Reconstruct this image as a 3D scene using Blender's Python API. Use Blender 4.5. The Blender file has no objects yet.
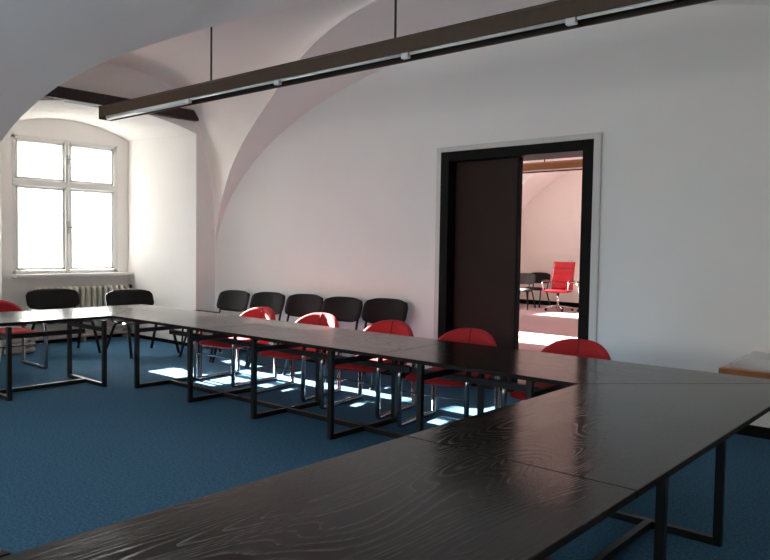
import bpy, bmesh, math, random
from mathutils import Vector, Matrix
random.seed(4)
sc = bpy.context.scene
COL = sc.collection
PI = math.pi

# ---------------------------------------------------------------- camera, sky, sun, exposure
cam_d = bpy.data.cameras.new('camera'); cam = bpy.data.objects.new('camera', cam_d); COL.objects.link(cam)
r2 = Vector((0.7563656, 0.6539855, 0.0146325)); u2 = Vector((-0.0422591, 0.0265282, 0.9987544)); f2 = Vector((-0.6527828, 0.7560418, -0.0477019))
cam.matrix_world = Matrix(((r2.x, u2.x, -f2.x, 0), (r2.y, u2.y, -f2.y, 0), (r2.z, u2.z, -f2.z, 1.5), (0, 0, 0, 1)))
cam_d.sensor_width = 36; cam_d.lens = 720.6135 / 770 * 36; cam_d.clip_start = 0.02
sc.camera = cam

w = bpy.data.worlds.new('sky'); sc.world = w; w.use_nodes = True
bg = w.node_tree.nodes['Background']
wn = w.node_tree
wtc = wn.nodes.new('ShaderNodeTexCoord'); wdot = wn.nodes.new('ShaderNodeVectorMath'); wdot.operation = 'DOT_PRODUCT'
wdot.inputs[1].default_value = Vector((-1, 0.03, 0.42)).normalized(); wn.links.new(wtc.outputs['Generated'], wdot.inputs[0])
wmx = wn.nodes.new('ShaderNodeMath'); wmx.operation = 'MAXIMUM'; wmx.inputs[1].default_value = 0; wn.links.new(wdot.outputs['Value'], wmx.inputs[0])
wpw = wn.nodes.new('ShaderNodeMath'); wpw.operation = 'POWER'; wpw.inputs[1].default_value = 14; wn.links.new(wmx.outputs[0], wpw.inputs[0])
wma = wn.nodes.new('ShaderNodeMath'); wma.operation = 'MULTIPLY_ADD'; wma.inputs[1].default_value = 30; wma.inputs[2].default_value = 5.6
wd2 = wn.nodes.new('ShaderNodeVectorMath'); wd2.operation = 'DOT_PRODUCT'; wd2.inputs[1].default_value = (.42, -.62, 0); wn.links.new(wtc.outputs['Generated'], wd2.inputs[0])
wm2 = wn.nodes.new('ShaderNodeMath'); wm2.operation = 'MULTIPLY_ADD'; wm2.inputs[1].default_value = 3.6; wm2.inputs[2].default_value = 5.7; wn.links.new(wd2.outputs['Value'], wm2.inputs[0]); wn.links.new(wm2.outputs[0], wma.inputs[2])
#  # hazy glow round the sun, plain bright sky elsewhere
wn.links.new(wpw.outputs[0], wma.inputs[0]); wn.links.new(wma.outputs[0], bg.inputs[1])
bg.inputs[0].default_value = (1.0, 0.985, 0.96, 1)
sun_d = bpy.data.lights.new('sun', 'SUN'); sun = bpy.data.objects.new('sun', sun_d); COL.objects.link(sun)
sun_d.energy = 140; sun_d.angle = math.radians(0.5); sun_d.color = (1.0, 0.95, 0.88)
sun.location = (-20, 5, 9)
sun.rotation_euler = Vector((1, 0.004, -0.355)).to_track_quat('-Z', 'Y').to_euler()
vs = sc.view_settings
vs.view_transform = 'Standard'; vs.look = 'None'; vs.gamma = 1; vs.use_curve_mapping = False; vs.exposure = 0.06
sc.cycles.max_bounces = 14; sc.cycles.diffuse_bounces = 10; sc.cycles.transparent_max_bounces = 16
sc.cycles.sample_clamp_indirect = 12; sc.cycles.use_denoising = True

def portal(x, y0, y1, z0, z1, d_=(1, 0, 0)):
    d = bpy.data.lights.new('window_portal', 'AREA'); o = bpy.data.objects.new('window_portal', d); COL.objects.link(o)
    d.shape = 'RECTANGLE'; d.size = y1 - y0; d.size_y = z1 - z0; d.cycles.is_portal = True
    o.location = (x, (y0+y1)/2, (z0+z1)/2) if d_[0] else ((y0+y1)/2, x, (z0+z1)/2)
    o.rotation_euler = Vector(d_).to_track_quat('-Z', 'Z').to_euler()
S2 = 9.9
portal(-10.98, 4.25, 5.83, 1.08, 2.98); portal(-10.98, 4.25-6.66, 5.83-6.66, 1.08, 2.98)
portal(-11.5, 4.25+S2, 5.83+S2, 1.08, 2.98); portal(-11.5, 9.75, 11.33, 1.08, 2.98)

FW = [(-8.2, -5.9), (-4.6, -2.3)]          # unseen windows added behind the camera to bring in daylight
for a_, b_ in FW: portal(-4.05, a_, b_, .95, 2.95, (0, 1, 0))
RW = [(-2.4, -.4), (3.7, 4.9)]                          # unseen windows added right of the camera for more ambient light
RW2 = [(8.0, 10.2), (12.2, 14.4)]          # windows added out of view to give the next room neutral light
for a_, b_ in RW: portal(1.62, a_, b_, .95, 2.95, (-1, 0, 0))
for a_, b_ in RW2: portal(1.32, a_, b_, .8, 3.3, (-1, 0, 0))

# ---------------------------------------------------------------- materials
def mat(name, col, rough=0.5, metal=0.0, noise=None, bump=None, spec=0.5, coat=0.0):
    """noise=(scale, amount) varies the colour; bump=(scale, strength, distance)"""
    m = bpy.data.materials.new(name); m.use_nodes = True
    nt = m.node_tree; b = nt.nodes['Principled BSDF']
    b.inputs['Base Color'].default_value = (*col, 1); b.inputs['Roughness'].default_value = rough
    b.inputs['Metallic'].default_value = metal; b.inputs['Specular IOR Level'].default_value = spec
    b.inputs['Coat Weight'].default_value = coat
    tc = nt.nodes.new('ShaderNodeTexCoord')
    if noise:
        n = nt.nodes.new('ShaderNodeTexNoise'); n.inputs['Scale'].default_value = noise[0]; n.inputs['Detail'].default_value = 6
        nt.links.new(tc.outputs['Object'], n.inputs['Vector'])
        r = nt.nodes.new('ShaderNodeMapRange'); r.inputs[1].default_value = .3; r.inputs[2].default_value = .7
        r.inputs[3].default_value = 1-noise[1]; r.inputs[4].default_value = 1+noise[1]
        nt.links.new(n.outputs['Fac'], r.inputs[0])
        mx = nt.nodes.new('ShaderNodeVectorMath'); mx.operation = 'SCALE'; mx.inputs[0].default_value = col
        nt.links.new(r.outputs[0], mx.inputs['Scale']); nt.links.new(mx.outputs[0], b.inputs['Base Color'])
    if bump:
        n = nt.nodes.new('ShaderNodeTexNoise'); n.inputs['Scale'].default_value = bump[0]; n.inputs['Detail'].default_value = 5
        nt.links.new(tc.outputs['Object'], n.inputs['Vector'])
        bp = nt.nodes.new('ShaderNodeBump'); bp.inputs['Strength'].default_value = bump[1]; bp.inputs['Distance'].default_value = bump[2]
        nt.links.new(n.outputs['Fac'], bp.inputs['Height']); nt.links.new(bp.outputs[0], b.inputs['Normal'])
    return m

def veneer(name, ang, cx=0, cy=0):
    """black-stained open-grained ash veneer; ang turns the grain (0 = along X)"""
    m = bpy.data.materials.new(name); m.use_nodes = True
    nt = m.node_tree; b = nt.nodes['Principled BSDF']; N = nt.nodes.new; L = nt.links.new
    tc = N('ShaderNodeTexCoord'); mp = N('ShaderNodeMapping'); mp.inputs['Rotation'].default_value = (0, 0, ang)
    mp.inputs['Location'].default_value = (cx, cy, 0)
    L(tc.outputs['Object'], mp.inputs['Vector'])
    st = N('ShaderNodeMapping'); st.inputs['Scale'].default_value = (0.55, 3.2, 1); L(mp.outputs[0], st.inputs['Vector'])
    wv = N('ShaderNodeTexNoise'); wv.inputs['Scale'].default_value = 1.1; wv.inputs['Detail'].default_value = 1.0
    L(st.outputs[0], wv.inputs['Vector'])
    k = N('ShaderNodeMath'); k.operation = 'MULTIPLY'; k.inputs[1].default_value = 46; L(wv.outputs['Fac'], k.inputs[0])
    fr = N('ShaderNodeMath'); fr.operation = 'FRACT'; L(k.outputs[0], fr.inputs[0])
    ring = N('ShaderNodeMapRange'); ring.inputs[1].default_value = .62; ring.inputs[2].default_value = 1.0; L(fr.outputs[0], ring.inputs[0])
    s2 = N('ShaderNodeMapping'); s2.inputs['Scale'].default_value = (9, 240, 1); L(mp.outputs[0], s2.inputs['Vector'])
    pore = N('ShaderNodeTexNoise'); pore.inputs['Scale'].default_value = 1.0; pore.inputs['Detail'].default_value = 3; L(s2.outputs[0], pore.inputs['Vector'])
    pr = N('ShaderNodeMapRange'); pr.inputs[1].default_value = .42; pr.inputs[2].default_value = .6; L(pore.outputs['Fac'], pr.inputs[0])
    mul = N('ShaderNodeMath'); mul.operation = 'MULTIPLY'; L(ring.outputs[0], mul.inputs[0]); L(pr.outputs[0], mul.inputs[1])
    mix = N('ShaderNodeMix'); mix.data_type = 'RGBA'; mix.inputs['A'].default_value = (.008, .007, .006, 1); mix.inputs['B'].default_value = (.05, .048, .046, 1)
    L(mul.outputs[0], mix.inputs['Factor']); L(mix.outputs['Result'], b.inputs['Base Color'])
    bl = N('ShaderNodeTexNoise'); bl.inputs['Scale'].default_value = 1.7; bl.inputs['Detail'].default_value = 4; L(tc.outputs['Object'], bl.inputs['Vector'])
    rr = N('ShaderNodeMapRange'); rr.inputs[1].default_value = .3; rr.inputs[2].default_value = .7; rr.inputs[3].default_value = .15; rr.inputs[4].default_value = .18
    L(bl.outputs['Fac'], rr.inputs[0]); L(rr.outputs[0], b.inputs['Roughness'])
    b.inputs['Specular IOR Level'].default_value = .27
    bp = N('ShaderNodeBump'); bp.inputs['Strength'].default_value = .35; bp.inputs['Distance'].default_value = .0012
    L(mul.outputs[0], bp.inputs['Height']); L(bp.outputs[0], b.inputs['Normal'])
    return m

M = {}
M['plaster'] = mat('plaster', (.855, .83, .80), .9, noise=(1.2, .02), bump=(9, .12, .01), spec=.15)
M['vault_plaster'] = mat('vault_plaster', (.93, .845, .79), .9, noise=(1.2, .02), bump=(9, .12, .01), spec=.15)  # warm tint stands in for reddish light bounced onto the vault
M['warm_bounce_plaster'] = mat('warm_bounce_plaster', (.86, .74, .63), .9, noise=(1.2, .02), bump=(9, .12, .01), spec=.15)  # for unseen walls; warm colour chosen to warm the light they bounce
M['carpet'] = mat('blue_carpet', (.055, .150, .245), .95, noise=(60, .35), bump=(420, .7, .004), spec=.1)
M['pink_carpet'] = mat('rose_carpet', (.46, .33, .34), .95, noise=(60, .2), bump=(420, .6, .004), spec=.1)
M['veneer_x'] = veneer('black_veneer_x', 0)
M['veneer_y'] = veneer('black_veneer_y', PI/2, .35, .1)
M['edge'] = mat('black_edge', (.006, .005, .005), .5, spec=.15)
M['steel'] = mat('black_steel', (.008, .008, .009), .35, noise=(8, .15), spec=.35)
M['chrome'] = mat('dark_chrome', (.30, .31, .33), .22, metal=1.0)
M['bright_chrome'] = mat('bright_chrome', (.8, .8, .8), .12, metal=1.0)
M['red'] = mat('red_fabric', (.45, .022, .027), .8, noise=(90, .12), bump=(300, .35, .002), spec=.3)
M['red_seam'] = mat('dark_red_piping', (.12, .006, .008), .8)
M['black_fabric'] = mat('black_fabric', (.009, .007, .0075), .85, noise=(120, .3), bump=(350, .5, .002), spec=.3)
M['black_plastic'] = mat('black_plastic', (.008, .008, .008), .4)
M['door'] = mat('dark_brown_door', (.028, .0125, .009), .5, noise=(3, .15), spec=.18)
M['doorframe'] = mat('black_door_frame', (.004, .003, .003), .55, spec=.12)
M['white_paint'] = mat('white_gloss_paint', (.78, .78, .76), .35, noise=(4, .03))
M['casing'] = mat('grey_white_trim', (.63, .615, .585), .55)
M['bronze'] = mat('brown_lamp_body', (.060, .031, .014), .5, noise=(14, .15))
M['lit_lamp'] = mat('lit_brown_lamp_body', (.32, .17, .07), .5, noise=(14, .1))  # brown body lightened in colour to look warmly lit
M['darkin'] = mat('dark_lamp_inside', (.022, .012, .008), .5)
M['tube'] = mat('white_glass_tube', (.82, .80, .76), .15)
M['beamwood'] = mat('dark_beam_wood', (.022, .012, .011), .55, noise=(12, .3))
M['radiator'] = mat('cream_radiator', (.60, .56, .48), .4, noise=(5, .04))
M['pipe'] = mat('cream_pipe', (.55, .50, .44), .4)
M['orange_wood'] = mat('orange_brown_wood', (.36, .12, .035), .4, noise=(7, .25))
M['paper'] = mat('white_paper', (.78, .78, .76), .7)
M['metal_handle'] = mat('worn_steel_handle', (.35, .34, .32), .35, metal=1.0)
M['rod'] = mat('brown_rod', (.03, .02, .015), .5)
M['red_leather'] = mat('red_leather', (.50, .022, .035), .4, noise=(30, .05))
M['grey_fabric'] = mat('dark_grey_fabric', (.06, .055, .055), .8, noise=(100, .2))
def glass(name, tint, gl):
    m = bpy.data.materials.new(name); m.use_nodes = True; nt = m.node_tree; nt.nodes.clear()
    o = nt.nodes.new('ShaderNodeOutputMaterial'); t = nt.nodes.new('ShaderNodeBsdfTransparent'); g = nt.nodes.new('ShaderNodeBsdfGlossy')
    t.inputs[0].default_value = (*tint, 1); g.inputs['Roughness'].default_value = .05
    mx = nt.nodes.new('ShaderNodeMixShader'); mx.inputs[0].default_value = gl
    nt.links.new(t.outputs[0], mx.inputs[1]); nt.links.new(g.outputs[0], mx.inputs[2]); nt.links.new(mx.outputs[0], o.inputs[0])
    return m
M['glass'] = glass('window_glass', (.97, .98, .98), .04)
M['film'] = glass('clear_plastic_film', (.97, .97, .97), .12)
_nt = M['film'].node_tree; _d = _nt.nodes.new('ShaderNodeBsdfDiffuse'); _d.inputs[0].default_value = (.85, .86, .87, 1)
_m = _nt.nodes.new('ShaderNodeMixShader'); _m.inputs[0].default_value = .35; _o = [n for n in _nt.nodes if n.type == 'OUTPUT_MATERIAL'][0]
_prev = _o.inputs[0].links[0].from_socket; _nt.links.new(_prev, _m.inputs[1]); _nt.links.new(_d.outputs[0], _m.inputs[2]); _nt.links.new(_m.outputs[0], _o.inputs[0])

# ---------------------------------------------------------------- mesh helpers
def new(name, bm, m, parent=None, smooth=False, sharp=None):
    me = bpy.data.meshes.new(name); bmesh.ops.recalc_face_normals(bm, faces=bm.faces) if not sharp == 'keep' else None
    bm.to_mesh(me); bm.free()
    o = bpy.data.objects.new(name, me); COL.objects.link(o)
    me.materials.append(m)
    if smooth:
        for p in me.polygons: p.use_smooth = True
        if hasattr(me, 'set_sharp_from_angle') and smooth is not True: me.set_sharp_from_angle(angle=smooth)
    if parent: o.parent = parent
    return o
def thing(name, label, cat, loc=(0, 0, 0), rz=0, group=None):
    o = bpy.data.objects.new(name, None); COL.objects.link(o); o.empty_display_size = .1
    o.location = loc; o.rotation_euler = (0, 0, rz); o['label'] = label; o['category'] = cat
    if group: o['group'] = group
    return o
def tag(o, label, cat, group=None):
    o['label'] = label; o['category'] = cat
    if group: o['group'] = group
    return o
def struct(o): o['kind'] = 'structure'; return o
def box(bm, x0, x1, y0, y1, z0, z1, bev=0):
    r = bmesh.ops.create_cube(bm, size=1)
    vs_ = r['verts']
    for v in vs_: v.co = Vector(((x0+x1)/2 + v.co.x*(x1-x0), (y0+y1)/2 + v.co.y*(y1-y0), (z0+z1)/2 + v.co.z*(z1-z0)))
    if bev:
        es = list({e for v in vs_ for e in v.link_edges})
        bmesh.ops.bevel(bm, geom=es, offset=bev, segments=2, affect='EDGES', profile=.5)
def B(*a, bev=0):
    bm = bmesh.new(); box(bm, *a, bev=bev); return bm
def prism(bm, pts, z0, z1, bev=0):
    lo = [bm.verts.new((x, y, z0)) for x, y in pts]; hi = [bm.verts.new((x, y, z1)) for x, y in pts]
    n = len(pts); fs = [bm.faces.new(lo[::-1]), bm.faces.new(hi)]
    for i in range(n): fs.append(bm.faces.new((lo[i], lo[(i+1) % n], hi[(i+1) % n], hi[i])))
    if bev:
        bmesh.ops.bevel(bm, geom=list({e for f in fs for e in f.edges}), offset=bev, segments=1, affect='EDGES')
def tube(bm, pts, r, seg=10, closed=False, square=False, flat=None):
    """sweep a round (or square) section along pts; flat=(rx, ry) gives an oval"""
    pts = [Vector(p) for p in pts]; n = len(pts); rings = []
    N0 = None
    for i, p in enumerate(pts):
        a = pts[(i-1) % n] if (closed or i > 0) else p; b = pts[(i+1) % n] if (closed or i < n-1) else p
        d1 = (p-a).normalized() if (p-a).length > 1e-9 else (b-p).normalized()
        d2 = (b-p).normalized() if (b-p).length > 1e-9 else d1
        t = (d1+d2).normalized(); sc_ = 1/max(.35, t.dot(d1))
        if N0 is None:
            up = Vector((0, 0, 1)) if abs(t.z) < .9 else Vector((0, 1, 0))
            N0 = (up - t*up.dot(t)).normalized()
        else:
            N0 = (N0 - t*N0.dot(t)).normalized()
        Bn = t.cross(N0)
        bend = (d2-d1); bd = bend.normalized() if bend.length > 1e-4 else None
        ring = []
        k = 4 if square else seg
        for j in range(k):
            an = 2*PI*(j+.5)/k if square else 2*PI*j/k
            rr = r*(math.sqrt(2) if square else 1)
            ox, oy = math.cos(an)*rr, math.sin(an)*rr
            if flat: ox *= flat[0]; oy *= flat[1]
            off = N0*ox + Bn*oy
            if bd is not None: off = off + bd*off.dot(bd)*(sc_-1)
            ring.append(bm.verts.new(p+off))
        rings.append(ring)
    m_ = n if closed else n-1
    for i in range(m_):
        A, C_ = rings[i], rings[(i+1) % n]
        for j in range(len(A)): bm.faces.new((A[j], A[(j+1) % len(A)], C_[(j+1) % len(A)], C_[j]))
    if not closed: bm.faces.new(rings[0][::-1]); bm.faces.new(rings[-1])
def T(*a, **k):
    bm = bmesh.new(); tube(bm, *a, **k); return bm
def rounded(pts, rad, k=4):
    """round the corners of a polyline"""
    pts = [Vector(p) for p in pts]; out = [pts[0]]
    for i in range(1, len(pts)-1):
        a = (pts[i-1]-pts[i]); b = (pts[i+1]-pts[i]); r_ = min(rad, a.length*.45, b.length*.45)
        A = pts[i]+a.normalized()*r_; C_ = pts[i]+b.normalized()*r_
        for j in range(k+1):
            t = j/k; out.append(A*(1-t)**2+pts[i]*2*t*(1-t)+C_*t*t)
    out.append(pts[-1]); return out
def grid_surf(bm, fn, nu, nv, thick=None):
    """closed shell from fn(u,v)->(front point, back point)"""
    F = [[None]*(nv+1) for _ in range(nu+1)]; K = [[None]*(nv+1) for _ in range(nu+1)]
    for i in range(nu+1):
        for j in range(nv+1):
            a, b = fn(i/nu*2-1, j/nv); F[i][j] = bm.verts.new(a); K[i][j] = bm.verts.new(b)
    for i in range(nu):
        for j in range(nv):
            bm.faces.new((F[i][j], F[i+1][j], F[i+1][j+1], F[i][j+1])); bm.faces.new((K[i][j], K[i][j+1], K[i+1][j+1], K[i+1][j]))
    for i in range(nu):
        bm.faces.new((F[i][0], K[i][0], K[i+1][0], F[i+1][0])); bm.faces.new((F[i][nv], F[i+1][nv], K[i+1][nv], K[i][nv]))
    for j in range(nv):
        bm.faces.new((F[0][j], F[0][j+1], K[0][j+1], K[0][j])); bm.faces.new((F[nu][j], K[nu][j], K[nu][j+1], F[nu][j+1]))
def dup(root, loc, rz, label, name=None, group=None, scale=None):
    def cp(o, par):
        c = o.copy(); COL.objects.link(c); c.parent = par
        for ch in [x for x in o.children]: cp(ch, c)
        return c
    r = cp(root, None); r.location = loc; r.rotation_euler = (0, 0, rz); r['label'] = label
    if group: r['group'] = group
    if scale: r.scale = scale
    return r

# ---------------------------------------------------------------- the vault
LX = [0, .34, .70, 1.10, 1.55, 2.10, 2.80, 3.40, 4.15, 5.0]
LL = [3.02, 3.04, 3.08, 3.17, 3.30, 3.54, 3.93, 4.24, 4.55, 4.80]
LR = [6.33, 6.20, 6.06, 5.93, 5.80, 5.62, 5.34, 5.11, 4.90, 4.80]
def interp(xs, ys, x):
    if x <= xs[0]: return ys[0]
    for i in range(len(xs)-1):
        if x <= xs[i+1]:
            t = (x-xs[i])/(xs[i+1]-xs[i]); return ys[i]*(1-t)+ys[i+1]*t
    return ys[-1]
def smooth_interp(xs, ys, x):
    return (interp(xs, ys, x-.15)+interp(xs, ys, x)+interp(xs, ys, x+.15)+interp(xs, ys, x))/4 if x > .3 else interp(xs, ys, x)
def vault(name, X0, xc, a, b, z0, Ya, Yb, shifts, ccol, crest_wall=3.77):
    bm = bmesh.new(); tl = LX[-1]
    def zb(x): return z0+b*math.sqrt(max(0, 1-((x-xc)/a)**2))
    xs = []
    n1 = 46
    for i in range(n1+1):                       # dense near the springing
        th = PI*i/n1; xs.append(xc-a*math.cos(th))
    xs.append(X0+tl); xs = sorted(set(round(x, 5) for x in xs))
    def ivals(x):
        t = x-X0; cuts = []
        if t < tl-1e-6:
            for s in sorted(shifts): cuts.append((max(Ya, min(Yb, s+smooth_interp(LX, LL, t))), max(Ya, min(Yb, s+smooth_interp(LX, LR, t)))))
        else:
            for s in sorted(shifts): cuts.append((max(Ya, min(Yb, s+LL[-1])),)*2)
        e = [Ya]
        for c in cuts: e += [c[0], c[1]]
        e.append(Yb); return [(e[2*i], e[2*i+1]) for i in range(len(cuts)+1)]
    for i in range(len(xs)-1):
        x0, x1 = xs[i], xs[i+1]; I0, I1 = ivals(x0), ivals(x1)
        for (p0, p1), (q0, q1) in zip(I0, I1):
            if p1-p0 < 1e-6 and q1-q0 < 1e-6: continue
            k = 8
            for j in range(k):
                ta, tb = j/k, (j+1)/k
                vsx = [(x0, p0+(p1-p0)*ta), (x1, q0+(q1-q0)*ta), (x1, q0+(q1-q0)*tb), (x0, p0+(p1-p0)*tb)]
                try: bm.faces.new([bm.verts.new((x, y, zb(x))) for x, y in vsx])
                except ValueError: pass
    tipz = zb(X0+tl)
    for s in shifts:
        st = [x for x in xs if x <= X0+tl+1e-6]; prev = None; ns = 30; nn = 2.8
        for x in st:
            t = x-X0; yl, yr = s+smooth_interp(LX, LL, t), s+smooth_interp(LX, LR, t)
            if t >= tl-1e-5: yl = yr = s+LL[-1]
            c, w_ = (yl+yr)/2, (yr-yl)/2; base = zb(x); q = t/tl
            top = max(base, crest_wall*(1-q)+tipz*q+.0)
            ring = []
            for j in range(ns+1):
                an = -PI/2+PI*j/ns; sn = math.sin(an); ss = math.copysign(abs(sn)**(.85), sn)
                ring.append((x, c+w_*ss, base+(top-base)*max(0, 1-abs(ss)**nn)**(1/nn)))
            if prev:
                for j in range(ns):
                    try: bm.faces.new([bm.verts.new(p) for p in (prev[j], ring[j], ring[j+1], prev[j+1])])
                    except ValueError: pass
            prev = ring
    bmesh.ops.remove_doubles(bm, verts=bm.verts, dist=.0004)
    bmesh.ops.recalc_face_normals(bm, faces=bm.faces)
    o = new(name, bm, ccol, smooth=math.radians(17)); return struct(o)

def niche(bm, Xf, Xb, dy, wall_y0, wall_y1, top=4.6):
    """window wall with one deep niche: front face, splayed reveals, segmental soffit, back wall with the window hole"""
    fl, fr_, bl, br = 3.34+dy, 6.01+dy, 4.10+dy, 6.01+dy
    wy0, wy1, wz0, wz1 = 4.25+dy, 5.83+dy, 1.02, 2.985
    n = 20
    def arc(y0, y1, zs, za, i):
        t = i/n; y = y0+(y1-y0)*t; return y, zs+(za-zs)*(1-(2*t-1)**2)
    F = [arc(fl, fr_, 3.04, 3.235, i) for i in range(n+1)]; K = [arc(bl, br, 3.09, 3.285, i) for i in range(n+1)]
    V = lambda *p: bm.verts.new(p)
    q = lambda *ps: bm.faces.new([V(*p) for p in ps])
    q((Xf, wall_y0, 0), (Xf, fl, 0), (Xf, fl, top), (Xf, wall_y0, top)); q((Xf, fr_, 0), (Xf, wall_y1, 0), (Xf, wall_y1, top), (Xf, fr_, top))
    for i in range(n):
        q((Xf, F[i][0], F[i][1]), (Xf, F[i+1][0], F[i+1][1]), (Xf, F[i+1][0], top), (Xf, F[i][0], top))
        q((Xf, F[i][0], F[i][1]), (Xf, F[i+1][0], F[i+1][1]), (Xb, K[i+1][0], K[i+1][1]), (Xb, K[i][0], K[i][1]))
    q((Xf, fl, 0), (Xb, bl, 0), (Xb, bl, 3.09), (Xf, fl, 3.04)); q((Xf, fr_, 0), (Xb, br, 0), (Xb, br, 3.09), (Xf, fr_, 3.04))
    t = .32
    box(bm, Xb-t, Xb, bl-.3, br+.3, -.1, wz0); box(bm, Xb-t, Xb, bl-.3, br+.3, wz1, 3.7)
    box(bm, Xb-t, Xb, bl-.3, wy0, wz0, wz1); box(bm, Xb-t, Xb, wy1, br+.3, wz0, wz1)
    return wy0, wy1, wz0, wz1

# ---------------------------------------------------------------- the room
W = 6.33; X0 = -8.75; XB = -10.6; X1 = 1.25; YA = -3.7
Y2 = 17.0; X0b = -10.3; XBb = -11.1; WT = .38
struct(new('floor', B(-11.2, X1+.3, YA-.2, W+.2, -.08, 0), M['carpet']))
struct(new('floor', B(-12, 1.6, W+.2, Y2+.2, -.08, 0.001), M['pink_carpet']))
vault('ceiling', X0, -3.75, 5.0, 2.5, 1.2, YA, W, [0, -6.66], M['vault_plaster'])
vault('ceiling', X0b, -4.7, 5.6, 2.8, 1.4, W+WT, Y2, [S2, 5.5], M['plaster'], 3.9)
bm = bmesh.new(); niche(bm, X0, XB, 0, .5, W+.02); niche(bm, X0, XB, -6.66, YA, .5)
bmesh.ops.remove_doubles(bm, verts=bm.verts, dist=.0005)
struct(new('wall_left', bm, M['plaster']))
bm = bmesh.new(); niche(bm, X0b, XBb, 5.5, W+WT, 12.4, 5.2); niche(bm, X0b, XBb, S2, 12.4, Y2, 5.2)
bmesh.ops.remove_doubles(bm, verts=bm.verts, dist=.0005)
struct(new('wall_left', bm, M['plaster']))
DX0, DX1, DZ = -4.67, -2.93, 2.51
bm = bmesh.new()
box(bm, -11.5, DX0, W, W+WT, -.05, 5.2); box(bm, DX1, 1.9, W, W+WT, -.05, 5.2); box(bm, DX0, DX1, W, W+WT, DZ, 5.2)
struct(new('wall_back', bm, M['plaster']))
def side_wall(x, t, ya, yb, top, holes, z0, z1, k0):
    bm = bmesh.new(); yy = [ya]+[v for p_ in holes for v in p_]+[yb]
    for i in range(0, len(yy), 2): box(bm, x, x+t, yy[i], yy[i+1], -.05, top)
    for a_, b_ in holes: box(bm, x, x+t, a_, b_, -.05, z0); box(bm, x, x+t, a_, b_, z1, top)
    struct(new('wall_right', bm, M['warm_bounce_plaster']))
    for k, (a_, b_) in enumerate(holes):
        bm = bmesh.new()
        for q in ((a_, a_+.07, z0, z1), (b_-.07, b_, z0, z1), (a_, b_, z0, z0+.07), (a_, b_, z1-.07, z1), ((a_+b_)/2-.04, (a_+b_)/2+.04, z0, z1)): box(bm, x+.1, x+.18, *q)
        wr = struct(new('window_%d' % (k0+k), bm, M['white_paint']))  # unseen window, added as a daylight opening
        struct(new('pane', B(x+.13, x+.135, a_+.05, b_-.05, z0+.05, z1-.05), M['glass'], wr))
side_wall(X1, .3, YA-.2, W+.1, 4.5, RW, .95, 2.95, 7)
bm = bmesh.new(); xx = [-11.5]+[v for p_ in FW for v in p_]+[1.5]
for i in range(0, len(xx), 2): box(bm, xx[i], xx[i+1], YA-.3, YA, -.05, 4.5)
for a_, b_ in FW: box(bm, a_, b_, YA-.3, YA, -.05, .95); box(bm, a_, b_, YA-.3, YA, 2.95, 4.5)
struct(new('wall_front', bm, M['warm_bounce_plaster']))
for k, (a_, b_) in enumerate(FW):
    bm = bmesh.new()
    for q in ((a_, a_+.07, .95, 2.95), (b_-.07, b_, .95, 2.95), (a_, b_, .95, 1.02), (a_, b_, 2.88, 2.95), ((a_+b_)/2-.04, (a_+b_)/2+.04, .95, 2.95), (a_, b_, 2.25, 2.32)): box(bm, q[0], q[1], YA-.16, YA-.08, q[2], q[3])
    wr = struct(new('window_%d' % (5+k), bm, M['white_paint']))  # added behind the camera only to let daylight in
    struct(new('pane', B(a_+.05, b_-.05, YA-.125, YA-.12, 1.0, 2.9), M['glass'], wr))
side_wall(.9, .3, W+.2, Y2+.3, 5.2, RW2, .8, 3.3, 9)
struct(new('wall_back', B(-12, 1.3, Y2, Y2+.3, -.05, 5.2), M['plaster']))
struct(new('baseboard_back', B(-10.3, .9, Y2-.02, Y2, 0, .12), M['doorframe']))
bm = bmesh.new(); box(bm, X0, -4.75, W-.018, W, 0, .09); box(bm, -2.85, X1, W-.018, W, 0, .09)
struct(new('baseboard_back', bm, M['doorframe']))
bm = bmesh.new(); box(bm, XB, XB+.015, 4.12, 6.0, 0, .05); box(bm, XB, X0, 5.992, 6.01, 0, .05)
struct(new('baseboard_left', bm, M['doorframe']))

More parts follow.
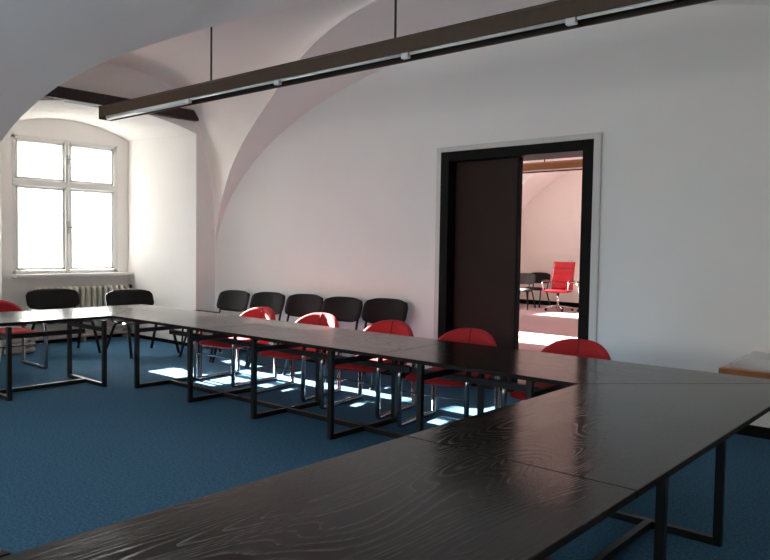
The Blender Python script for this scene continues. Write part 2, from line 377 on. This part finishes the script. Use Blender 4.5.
# window
def window(name, Xb, dy, detail=True):
    y0, y1, z0, z1 = 4.25+dy, 5.83+dy, 1.02, 2.985
    x = Xb-.06
    root = thing(name, '', '', (0, 0, 0)); del root['label']; del root['category']; root['kind'] = 'structure'
    ym = 5.045+dy; zt = 2.325
    bm = bmesh.new()
    for a_ in ((y0, y0+.05, z0, z1), (y1-.05, y1, z0, z1), (y0, y1, z0, z0+.05), (y0, y1, z1-.045, z1)): box(bm, x-.10, x+.05, *a_, bev=.004)
    box(bm, x-.06, x+.075, y0, y1, zt-.045, zt+.045, bev=.008)
    box(bm, x-.06, x+.07, ym-.035, ym+.035, z0, z1, bev=.008)
    struct(new('window_frame', bm, M['white_paint'], root))
    bm = bmesh.new()
    xo = Xb-.28
    for a_ in ((y0, y0+.24, z0, z1), (y1-.025, y1, z0, z1), (y0, y1, z0, z0+.07), (y0, y1, z1-.07, z1)): box(bm, xo-.03, xo+.03, *a_)  # left jamb widened out of view to block sun and narrow its patch
    box(bm, xo-.02, xo+.02, ym-.02, ym+.02, z0, z1)
    struct(new('outer_frame', bm, M['white_paint'], root))
    for (a0, a1, b0, b1) in ((y0+.05, ym-.035, z0+.05, zt-.045), (ym+.035, y1-.05, z0+.05, zt-.045), (y0+.05, ym-.035, zt+.045, z1-.045), (ym+.035, y1-.05, zt+.045, z1-.045)):
        bm = bmesh.new(); s = .038; g = .004
        for q in ((a0+g, a0+s, b0+g, b1-g), (a1-s, a1-g, b0+g, b1-g), (a0+g, a1-g, b0+g, b0+s), (a0+g, a1-g, b1-s, b1-g)): box(bm, x-.02, x+.04, *q, bev=.004)
        sash = struct(new('sash', bm, M['white_paint'], root))
        struct(new('pane', B(x, x+.004, a0+s-.005, a1-s+.005, b0+s-.005, b1-s+.005), M['glass'], sash))
    if detail:
        for zc, ln in ((2.70, .07), (1.70, .09)):
            bm = bmesh.new()
            box(bm, x+.07, x+.085, ym-.022, ym+.022, zc-ln, zc+ln, bev=.004)
            tube(bm, [(x+.08, ym, zc), (x+.13, ym, zc)], .011, 8)
            tube(bm, [(x+.125, ym-.01, zc), (x+.13, ym+.11, zc-.005)], .010, 8)
            struct(new('window_handle', bm, M['metal_handle'], root))
        bm = bmesh.new(); tube(bm, [(x+.085, ym, z0+.03), (x+.085, ym, z1-.03)], .008, 6)
        struct(new('bolt_rod', bm, M['white_paint'], root))
        bm = bmesh.new()
        for yy in (y0+.03, y1-.03):
            for zz in (1.25, 2.1, 2.45, 2.85): tube(bm, [(x+.055, yy, zz-.035), (x+.055, yy, zz+.035)], .010, 8)
        struct(new('hinge', bm, M['white_paint'], root))
    o = struct(new('window_sill', B(Xb-.02, Xb+.17, y0-.02, 6.01+dy, .975, 1.02, bev=.008), M['white_paint'], root))
    return root
window('window_1', XB, 0)
window('window_2', XB, -6.66, False)
window('window_3', XBb, S2, False)
window('window_4', XBb, 5.5, False)

# door: black lined frame, sliding leaf, trim
door = thing('door_1', '', ''); del door['label']; del door['category']; door['kind'] = 'structure'
bm = bmesh.new(); fw = .105
box(bm, DX0, DX0+fw, W-.03, W+WT+.02, 0, DZ, bev=.004); box(bm, DX1-fw, DX1, W-.03, W+WT+.02, 0, DZ, bev=.004); box(bm, DX0+fw, DX1-fw, W-.03, W+WT+.02, DZ-.10, DZ, bev=.004)
struct(new('door_frame', bm, M['doorframe'], door))
bm = bmesh.new(); box(bm, DX0+fw, -3.80, W+.11, W+.155, .006, DZ-.10, bev=.003)
leaf = struct(new('door_leaf', bm, M['door'], door))
struct(new('door_edge', B(-3.80, -3.775, W+.095, W+.165, .006, DZ-.10, bev=.003), M['doorframe'], leaf))
bm = bmesh.new()
box(bm, DX0-.065, DX0, W-.022, W+.01, 0, DZ+.055, bev=.006); box(bm, DX1, DX1+.075, W-.03, W+.01, 0, DZ+.055, bev=.008); box(bm, DX0, DX1, W-.022, W+.01, DZ, DZ+.055, bev=.006)
struct(new('trim_1', bm, M['casing']))

# dark board under the lunette above the niche
tag(new('ceiling_beam', B(-8.86, -8.66, 2.9, 5.99, 3.205, 3.345, bev=.004), M['beamwood']), 'dark brown wooden board spanning the vault above the window niche', 'beam')

# radiator under the window
rad = thing('radiator', 'cream ribbed radiator under the window behind the black chairs', 'radiator', (XB+.15, 0, 0))
ys = [4.52+i*.09 for i in range(16)]
for yy in ys:
    bm = bmesh.new()
    tube(bm, rounded([(-.07, yy, .32), (-.07, yy, .80), (.07, yy, .80), (.07, yy, .32), (-.07, yy, .32)], .03, 3), .031, 8, flat=(1, 1.1))
    new('radiator_section', bm, M['radiator'], rad, smooth=True)
new('bottom_pipe', T([(0, 4.45, .33), (0, 5.92, .33)], .022, 10), M['pipe'], rad, smooth=True)
new('top_pipe', T([(0, 4.58, .79), (0, 5.90, .79)], .02, 10), M['pipe'], rad, smooth=True)
new('radiator_valve', T([(0, 5.90, .80), (0, 5.98, .80)], .03, 8), M['black_plastic'], rad)
for yy in (4.75, 5.75): new('wall_bracket', B(-.148, -.05, yy-.015, yy+.015, .55, .58), M['radiator'], rad)
hp = thing('heating_pipe', 'pair of cream heating pipes running low along the window niche wall', 'pipe', (XB+.12, 0, 0))
for z_, x_ in ((.09, .06), (.17, .06)):
    new('pipe_run', T([(x_, 4.13, z_), (x_, 5.96, z_)], .022, 8), M['pipe'], hp, smooth=True)
for yy in (4.4, 5.2, 5.9): new('bracket', B(-.1, .06, yy, yy+.02, .0, .2), M['pipe'], hp)
coil = thing('pipe_coil', 'stack of bent cream heating pipes on the floor at the left edge', 'pipe', (-9.93, 4.05, 0), -.2)
for z_ in (.045, .125, .205):
    new('pipe_loop', T(rounded([(-.14, -.12, z_), (-.14, .16, z_), (.14, .16, z_), (.14, -.20, z_)], .1, 6), .034, 10), M['radiator'], coil, smooth=True)

# ---------------------------------------------------------------- tables
TT = .72
def table(label, poly, veneer_m, frames, axis, mid, group, run=None):
    """frames: list of (s, a0, a1): a floor-standing rectangle at coordinate s along the row, from a0 to a1 across it; axis 'x' = row along X"""
    cx = sum(p_[0] for p_ in poly)/len(poly); cy = sum(p_[1] for p_ in poly)/len(poly)
    root = thing('conference_table', label, 'table', (cx, cy, 0), group=group)
    bm = bmesh.new(); prism(bm, [(x-cx, y-cy) for x, y in poly], TT-.028, TT, bev=.0025)
    top = new('tabletop', bm, veneer_m, root); top.data.materials.append(M['edge'])
    for f_ in top.data.polygons:
        if f_.normal.z < .5: f_.material_index = 1
    h = .02
    def P(s, a, z): return (s-cx, a-cy, z) if axis == 'x' else (a-cx, s-cy, z)
    def bar(name, s0, s1, a0, a1, z0, z1):
        p0, p1 = P(s0, a0, z0), P(s1, a1, z1)
        return new(name, B(min(p0[0], p1[0]), max(p0[0], p1[0]), min(p0[1], p1[1]), max(p0[1], p1[1]), z0, z1, bev=.003), M['steel'], root)
    for s, a0, a1 in frames:
        for a in (a0, a1): bar('leg', s-h, s+h, a-h, a+h, 0, TT-.028)
        lo, hi = min(a0, a1)+h, max(a0, a1)-h
        bar('floor_bar', s-h, s+h, lo, hi, 0, .04)
        bar('top_bar', s-h, s+h, lo, hi, .575, .615)
    s0, s1 = frames[0][0], frames[-1][0]
    lo, hi = min(s0, s1)+h, max(s0, s1)-h
    if run: lo, hi = run
    bar('stretcher', lo, hi, mid-h, mid+h, 0.0, .04)
    bar('upper_rail', lo, hi, mid-h, mid+h, .53, .575)
    return root
AY0, AY1 = 3.861, 4.842; CXl, CXr = -1.845, -.877; BXn, BXf = -7.12, -8.215
G = 'black tables joined into a rectangle'
g_ = .0015
table('black corner tabletop with mitred end nearest the wooden side table', [(-3.41+g_, AY0), (CXl, AY0), (CXr, AY1), (-3.41+g_, AY1)], M['veneer_x'], [(-3.03, 3.90, 4.66), (-2.18, 3.90, 4.66)], 'x', 4.28, G, (-3.40, -2.0))
table('black middle table of the three joined in line beside the red armchairs', [(-5.50+g_, AY0), (-3.41-g_, AY0), (-3.41-g_, AY1), (-5.50+g_, AY1)], M['veneer_x'], [(-4.83, 3.90, 4.66), (-3.90, 3.90, 4.66)], 'x', 4.28, G, (-5.49, -3.42))
table('black table at the far end of the wall row, towards the corner niche', [(BXn, AY0), (-5.50-g_, AY0), (-5.50-g_, AY1), (BXf, AY1)], M['veneer_x'], [(-6.71, 3.90, 4.66), (-5.77, 3.90, 4.66)], 'x', 4.28, G, (-6.69, -5.51))
table('black table in front of the window with bright reflections on its top', [(BXn-.002, AY0-.004), (BXf-.002, AY1-.004), (BXf, 1.95), (BXn, 1.95)], M['veneer_y'], [(3.70, -7.0, -7.76), (2.765, -7.0, -7.76)], 'y', -7.38, G)
table('black mitred table under the reddish door reflection, legs seen at lower right', [(CXl+.0, AY0-.004), (CXr+.0, AY1-.004), (CXr, 2.28+g_), (CXl, 2.28+g_)], M['veneer_y'], [(3.85, -1.06, -1.76), (3.03, -1.06, -1.76)], 'y', -1.41, G)
table('nearest black table along the bottom of the picture, with pale wood grain', [(CXl, .22), (CXl, 2.28-g_), (CXr, 2.28-g_), (CXr, .22)], M['veneer_y'], [(1.75, -1.06, -1.76), (.75, -1.06, -1.76)], 'y', -1.41, G)
tb = table('dark table corner just showing at the bottom left of the picture', [(-1.853, .733), (-3.42, .513), (-3.30, -.45), (-1.853, -.25)], M['veneer_x'], [(-2.2, -.1, .5), (-3.0, -.15, .42)], 'x', .18, G)

# ---------------------------------------------------------------- red chairs
def red_chair(label, loc, rz, group):
    r = thing('red_chair', label, 'chair', loc, rz, group)
    bm = bmesh.new()
    def seat(u, v):
        k = (1-abs(u)**3.2)**(1/3.2) if abs(u) < 1 else 0
        y = -.05+(v*2-1)*(.285+.03*k)*(0.80+.2*k)*1.0
        e = (1-abs(u)**6)*(1-abs(2*v-1)**6)
        return (u*.285, y, .415+.045*e**.5+.004*math.cos(u*3)), (u*.28, y, .412-.03*e**.4)
    grid_surf(bm, seat, 20, 14); new('seat', bm, M['red'], r, smooth=math.radians(50))
    bm = bmesh.new()
    def cf(u): return max(0, 1-abs(u)**2.5)**(1/2.5)
    def back(u, v):
        uu = math.sin(u*PI/2)
        zt = .50+.28*cf(uu); z = .46+v*(zt-.46)
        y = .36-.15*abs(uu)**2.2+(z-.4)*.10-.02*math.sin(v*PI)
        ed = 1-max(abs(uu)**8, (2*abs(v-.5))**8); th = .012+.045*max(0, ed)**.5
        x = .31*uu
        return (x*(1-.04*v), y-th*.4, z), (x*1.03, y+th*.6+.005, z+.002)
    grid_surf(bm, back, 30, 14); bk = new('backrest', bm, M['red'], r, smooth=math.radians(60))
    pts = []
    for i in range(16):
        v = i/15*.998; a, b = back(0, v); pts.append((0, a[1]-.002, a[2]))
    o = new('backrest_seam', T(pts, .0045, 6), M['red_seam'], bk, smooth=True)
    for s in (-1, 1):
        x = s*.305
        pl = rounded([(x, .28, .016), (x, -.33, .016), (x, -.33, .44), (x-.0*s, -.26, .63), (x, .10, .645), (x*.99, .28, .60), (x, .28, .016)], .022, 3)[:-1]
        new('side_frame', T(pl, .021, 8, closed=True, flat=(1, 1.1)), M['chrome'], r, smooth=True)
        new('armrest', B(x-.024, x+.024, -.24, .12, .655, .675, bev=.008), M['black_plastic'], r)
    new('cross_rod', T([(-.3, -.325, .30), (.3, -.325, .30)], .007, 6), M['chrome'], r)
    new('seat_rail', T([(-.3, -.12, .385), (.3, -.12, .385)], .013, 6), M['steel'], r)
    new('seat_rail', T([(-.3, .20, .385), (.3, .20, .385)], .013, 6), M['steel'], r)
    return r
GR = 'red armchairs around the joined tables'
rc = red_chair('red armchair farthest along the table row, its back below the second black chair', (-6.38, 4.92, 0), math.radians(4), GR)
dup(rc, (-5.38, 4.92, 0), math.radians(10), 'second red armchair along the table row, below the gap of the black chairs')
dup(rc, (-4.41, 4.92, 0), math.radians(8), 'red armchair at the table in front of the rightmost black chair')
dup(rc, (-3.50, 4.92, 0), math.radians(9), 'red armchair in front of the closed dark door leaf')
dup(rc, (-2.50, 4.93, 0), math.radians(6), 'red armchair nearest the camera, in front of the open doorway')
dup(rc, (-8.78, 3.445, 0), math.radians(90), 'red armchair at the left edge behind the table by the window', group=GR)

# ---------------------------------------------------------------- black chairs
def black_chair(label, loc, rz, group, fab='black_fabric', w_=1.0):
    r = thing('black_chair', label, 'chair', loc, rz, group)
    bm = bmesh.new()
    def sgn(v, k): return math.copysign(abs(v)**k, v)
    def seat(u, v):
        q = 2*v-1; ku = (1-abs(u)**5)**.2 if abs(u) < 1 else 0
        kx = 1-.10*abs(q)**4
        e = max(0, (1-abs(u)**6)*(1-abs(q)**6))
        return (u*.275*kx, -.05+q*.26*(.86+.14*ku), .455+.04*e**.5-.012*max(0, -q)**3), (u*.27*kx, -.05+q*.255*(.86+.14*ku), .452-.015*e**.4)
    grid_surf(bm, seat, 18, 14); new('seat', bm, M[fab], r, smooth=math.radians(50))
    bm = bmesh.new()
    def back(u, v):
        q = 2*v-1
        kx = (1-abs(q)**4.5)**(1/4.5) if abs(q) < 1 else 0
        hx = .232+.08*kx-.02*q*0
        kz = (1-abs(u)**3.6)**(1/3.6) if abs(u) < 1 else 0
        z = .725+q*(.095+.045*kz)
        x = u*hx
        y = .30+(z-.58)*.32-.055*u*u
        e = max(0, (1-abs(u)**8)*(1-abs(q)**8)); th = .008+.042*e**.5
        return (x, y-th*.55, z), (x, y+th*.45, z)
    grid_surf(bm, back, 22, 14); new('backrest', bm, M[fab], r, smooth=math.radians(60))
    for s in (-1, 1):
        new('leg', T(rounded([(s*.31, -.33, .012), (s*.275, -.20, .43), (s*.285, -.10, .445)], .05, 4), .0135, 8, flat=(1, 1.4)), M['steel'], r, smooth=True)
        new('leg', T(rounded([(s*.31, .33, .012), (s*.275, .13, .43), (s*.285, .02, .445)], .05, 4), .0135, 8, flat=(1, 1.4)), M['steel'], r, smooth=True)
        new('back_upright', T(rounded([(s*.26, .05, .435), (s*.26, .24, .44), (s*.25, .315, .70)], .08, 6), .012, 8, flat=(1, 1.4)), M['steel'], r, smooth=True)
        new('foot_cap', T([(s*.312, -.334, 0), (s*.308, -.327, .03)], .018, 8), M['black_plastic'], r)
        new('foot_cap', T([(s*.312, .334, 0), (s*.308, .327, .03)], .018, 8), M['black_plastic'], r)
    bm = bmesh.new(); tube(bm, [(-.29, -.16, .437), (.29, -.16, .437)], .012, 6); new('seat_frame', bm, M['steel'], r)
    new('seat_frame', T([(-.29, .10, .437), (.29, .10, .437)], .012, 6), M['steel'], r)
    return r
GB = 'black visitor chairs in a row against the long wall'
d = math.radians
bc = black_chair('leftmost black chair of the row against the long wall, next to the corner', (-7.86, 5.70, 0), d(3), GB)
dup(bc, (-7.20, 5.74, 0), d(3), 'second black chair of the wall row, behind the farthest red chair', scale=(1, 1, 1.01))
dup(bc, (-6.55, 5.78, 0), d(3), 'middle black chair of the five against the long wall', scale=(1, 1, 1.02))
dup(bc, (-5.92, 5.80, 0), d(3), 'fourth black chair from the corner in the row against the long wall', scale=(1, 1, 1.02))
dup(bc, (-5.275, 5.84, 0), d(4), 'rightmost black chair of the wall row, nearest the dark door', scale=(1, 1, 1.04))
GW = 'black visitor chairs in front of the window'
dup(bc, (-9.52, 4.45, 0), d(88), 'black chair below the window, its back in front of the radiator', group=GW, scale=(1.14, 1, .975))
dup(bc, (-8.80, 5.19, 0), d(91), 'black chair at the far corner of the tables, edged by sunlight', group=GW, scale=(1.14, 1, .975))
# low stool in the corner
st = thing('stool', 'low flat black stool in the corner beside the leftmost wall chair', 'stool', (-8.50, 5.88, 0))
new('seat', B(-.24, .24, -.17, .17, .505, .545, bev=.015), M['black_fabric'], st)
for sx in (-1, 1):
    for sy in (-1, 1): new('leg', T([(sx*.20, sy*.14, 0), (sx*.18, sy*.12, .51)], .013, 8), M['steel'], st)

# ---------------------------------------------------------------- hanging lamp
def hanging_lamp(label, x0, x1, yc, zb_, zt_, body, rods, ztop, joints):
    r = thing('pendant_lamp', label, 'lamp', ((x0+x1)/2, yc, zb_)); cx = (x0+x1)/2
    X = lambda x: x-cx
    hw = .077; H = zt_-zb_
    bm = bmesh.new(); prof = [(-hw, .025), (-hw, H-.03), (-hw+.03, H), (hw-.02, H), (hw, H-.02), (hw, 0), (hw-.012, 0), (hw-.012, H-.03), (-hw+.012, H-.03), (-hw+.012, .025)]
    A = [bm.verts.new((X(x0), y, z)) for y, z in prof]; C_ = [bm.verts.new((X(x1), y, z)) for y, z in prof]
    n = len(prof)
    for i in range(n): bm.faces.new((A[i], A[(i+1) % n], C_[(i+1) % n], C_[i]))
    bm.faces.new(A); bm.faces.new(C_[::-1])
    new('lamp_housing', bm, body, r)
    new('end_cap', B(X(x0)-.005, X(x0)+.012, -hw, hw, 0.0, H-.004, bev=.004), body, r)
    new('end_cap', B(X(x1)-.012, X(x1)+.005, -hw, hw, 0.0, H-.004, bev=.004), body, r)
    new('inner_tray', B(X(x0)+.02, X(x1)-.02, -hw+.014, hw-.014, .055, H-.032), M['darkin'], r)
    new('inner_side', B(X(x0)+.02, X(x1)-.02, hw-.0145, hw-.0122, .002, .055), M['darkin'], r)
    js = [x0+.08]+joints+[x1-.08]
    for i in range(len(js)-1):
        rad_ = .030 if i == 0 else .014
        new('fluorescent_tube', T([(X(js[i])+.04, -hw+(.034 if i else .045), .022 if i else .012), (X(js[i+1])-.04, -hw+(.034 if i else .045), .022 if i else .012)], rad_, 12), M['tube'], r, smooth=True)
    for j in js[1:-1]:
        new('lamp_socket', B(X(j)-.035, X(j)+.03, -hw+.016, -hw+.056, -.012, .05, bev=.006), M['white_paint'], r)
    for x, zt in zip(rods, ztop):
        new('suspension_rod', T([(X(x), 0, H-.003), (X(x), 0, zt-zb_)], .009, 8), M['rod'], r)
    return r
hanging_lamp('long brown lamp trough hanging from the vault above the tables', -7.72, -.37, 4.105, 2.858, 3.01, M['bronze'], [-5.74, -3.48, -1.2], [3.53, 3.69, 3.3], [-6.05, -4.74, -3.34, -2.05])
hanging_lamp('brown lamp trough coloured as warmly lit, hanging in the next room, seen through the doorway', -8.6, -2.2, 9.6, 2.62, 2.76, M['lit_lamp'], [-7.6, -5.22, -3.4], [3.85, 4.18, 4.12], [-6.2, -4.1])

# ---------------------------------------------------------------- swivel chairs and chairs in the next room
def swivel(label, loc, rz, leather, group):
    r = thing('office_chair', label, 'chair', loc, rz, group)
    k = 0
    z0_, z1_ = .50, 1.17
    bk = None
    bm = bmesh.new()
    def back(u, v):
        z = z0_+v*(z1_-z0_); g = abs(math.sin(v*PI*4)); g = g**.35
        y = .24+v*.13-.03*math.sin(v*PI); e = max(0, 1-abs(u)**10)
        th = (.012+.022*g)*e**.4+.004
        return (u*.275, y-th, z), (u*.275, y+th, z)
    grid_surf(bm, back, 14, 48); new('backrest', bm, leather, r, smooth=math.radians(50))
    bm = bmesh.new()
    def seat(u, v):
        y = -.27+v*.50; e = max(0, (1-abs(u)**8)*(1-abs(2*v-1)**8)); g = abs(math.sin(v*PI*3))**.35
        return (u*.27, y, .485+.02*e*g), (u*.27, y, .47-.035*e**.5)
    grid_surf(bm, seat, 14, 30); new('seat', bm, leather, r, smooth=math.radians(50))
    for s in (-1, 1):
        new('arm_frame', T(rounded([(s*.29, -.20, .46), (s*.33, -.20, .69), (s*.33, .14, .70), (s*.285, .27, .66)], .06, 5), .016, 8), M['bright_chrome'], r, smooth=True)
        new('arm_pad', B(s*.33-.028, s*.33+.028, -.17, .14, .705, .728, bev=.01), M['black_plastic'], r)
    new('gas_column', T([(0, 0, .10), (0, 0, .44)], .028, 12), M['bright_chrome'], r, smooth=True)
    new('tilt_plate', B(-.13, .13, -.14, .14, .43, .46, bev=.01), M['black_plastic'], r)
    for i in range(5):
        an = 2*PI*i/5+.35
        x, y = math.cos(an), math.sin(an)
        lg = new('base_arm', T([(0, 0, .115), (x*.17, y*.17, .10), (x*.34, y*.34, .075)], .018, 8), M['bright_chrome'], r, smooth=True)
        new('caster', T([(x*.34-y*.018, y*.34+x*.018, .03), (x*.34+y*.018, y*.34-x*.018, .03)], .03, 12), M['black_plastic'], lg)
    return r
swivel('red high-backed swivel chair with chrome arms, seen through the doorway', (-8.13, 15.78, 0), d(6), M['red_leather'], 'swivel chairs in the next room')
swivel('black swivel chair half hidden by the right door frame', (-7.29, 15.85, 0), d(20), M['black_fabric'], 'swivel chairs in the next room')
c2 = dup(bc, (-9.08, 15.6, 0), d(12), 'dark grey visitor chair through the doorway, at the edge of the door leaf', group='visitor chairs in the next room')
for ch in c2.children:
    if ch.name.startswith(('seat.', 'backrest')) :
        ch.data = ch.data.copy(); ch.data.materials[0] = M['grey_fabric']
dup(bc, (-9.13, 16.40, 0), d(4), 'black visitor chair behind the red swivel chair in the next room', group='visitor chairs in the next room')

# ---------------------------------------------------------------- side table with papers
sd = thing('side_table', 'low orange-brown wooden side table at the right edge by the long wall', 'side table', (-.95, 5.98, 0))
new('tabletop', B(-.66, 1.4, -.27, .30, .575, .62, bev=.004), M['orange_wood'], sd)
for sx in (-.1, 1.36):
    for sy in (-.23, .26): new('leg', B(sx-.025, sx+.025, sy-.025, sy+.025, 0, .575, bev=.003), M['orange_wood'], sd)
new('apron', B(-.1, 1.34, -.225, -.205, .50, .575), M['orange_wood'], sd)
pp = thing('paper_stack', 'stack of white papers in crumpled clear plastic on the wooden side table', 'papers', (-1.17, 5.99, .62))
for i in range(5):
    dx, dy_ = random.uniform(-.02, .02), random.uniform(-.02, .02)
    new('paper_sheet', B(-.30+dx, .34+dx, -.16+dy_, .16+dy_, .002+i*.008, .009+i*.008, bev=.001), M['paper'], pp)
bm = bmesh.new(); n = 26; V = [[None]*(n+1) for _ in range(n+1)]
for i in range(n+1):
    for j in range(n+1):
        u, v = i/n*2-1, j/n*2-1; e = max(abs(u), abs(v))
        z = (.075 if e < .75 else .075*(1-(e-.75)/.25))+.003+random.uniform(0, .022)*(1 if e < .97 else 0)
        V[i][j] = bm.verts.new((.02+u*.43, v*.23, z))
for i in range(n):
    for j in range(n): bm.faces.new((V[i][j], V[i+1][j], V[i+1][j+1], V[i][j+1]))
new('plastic_wrap', bm, M['film'], pp, smooth=math.radians(20))
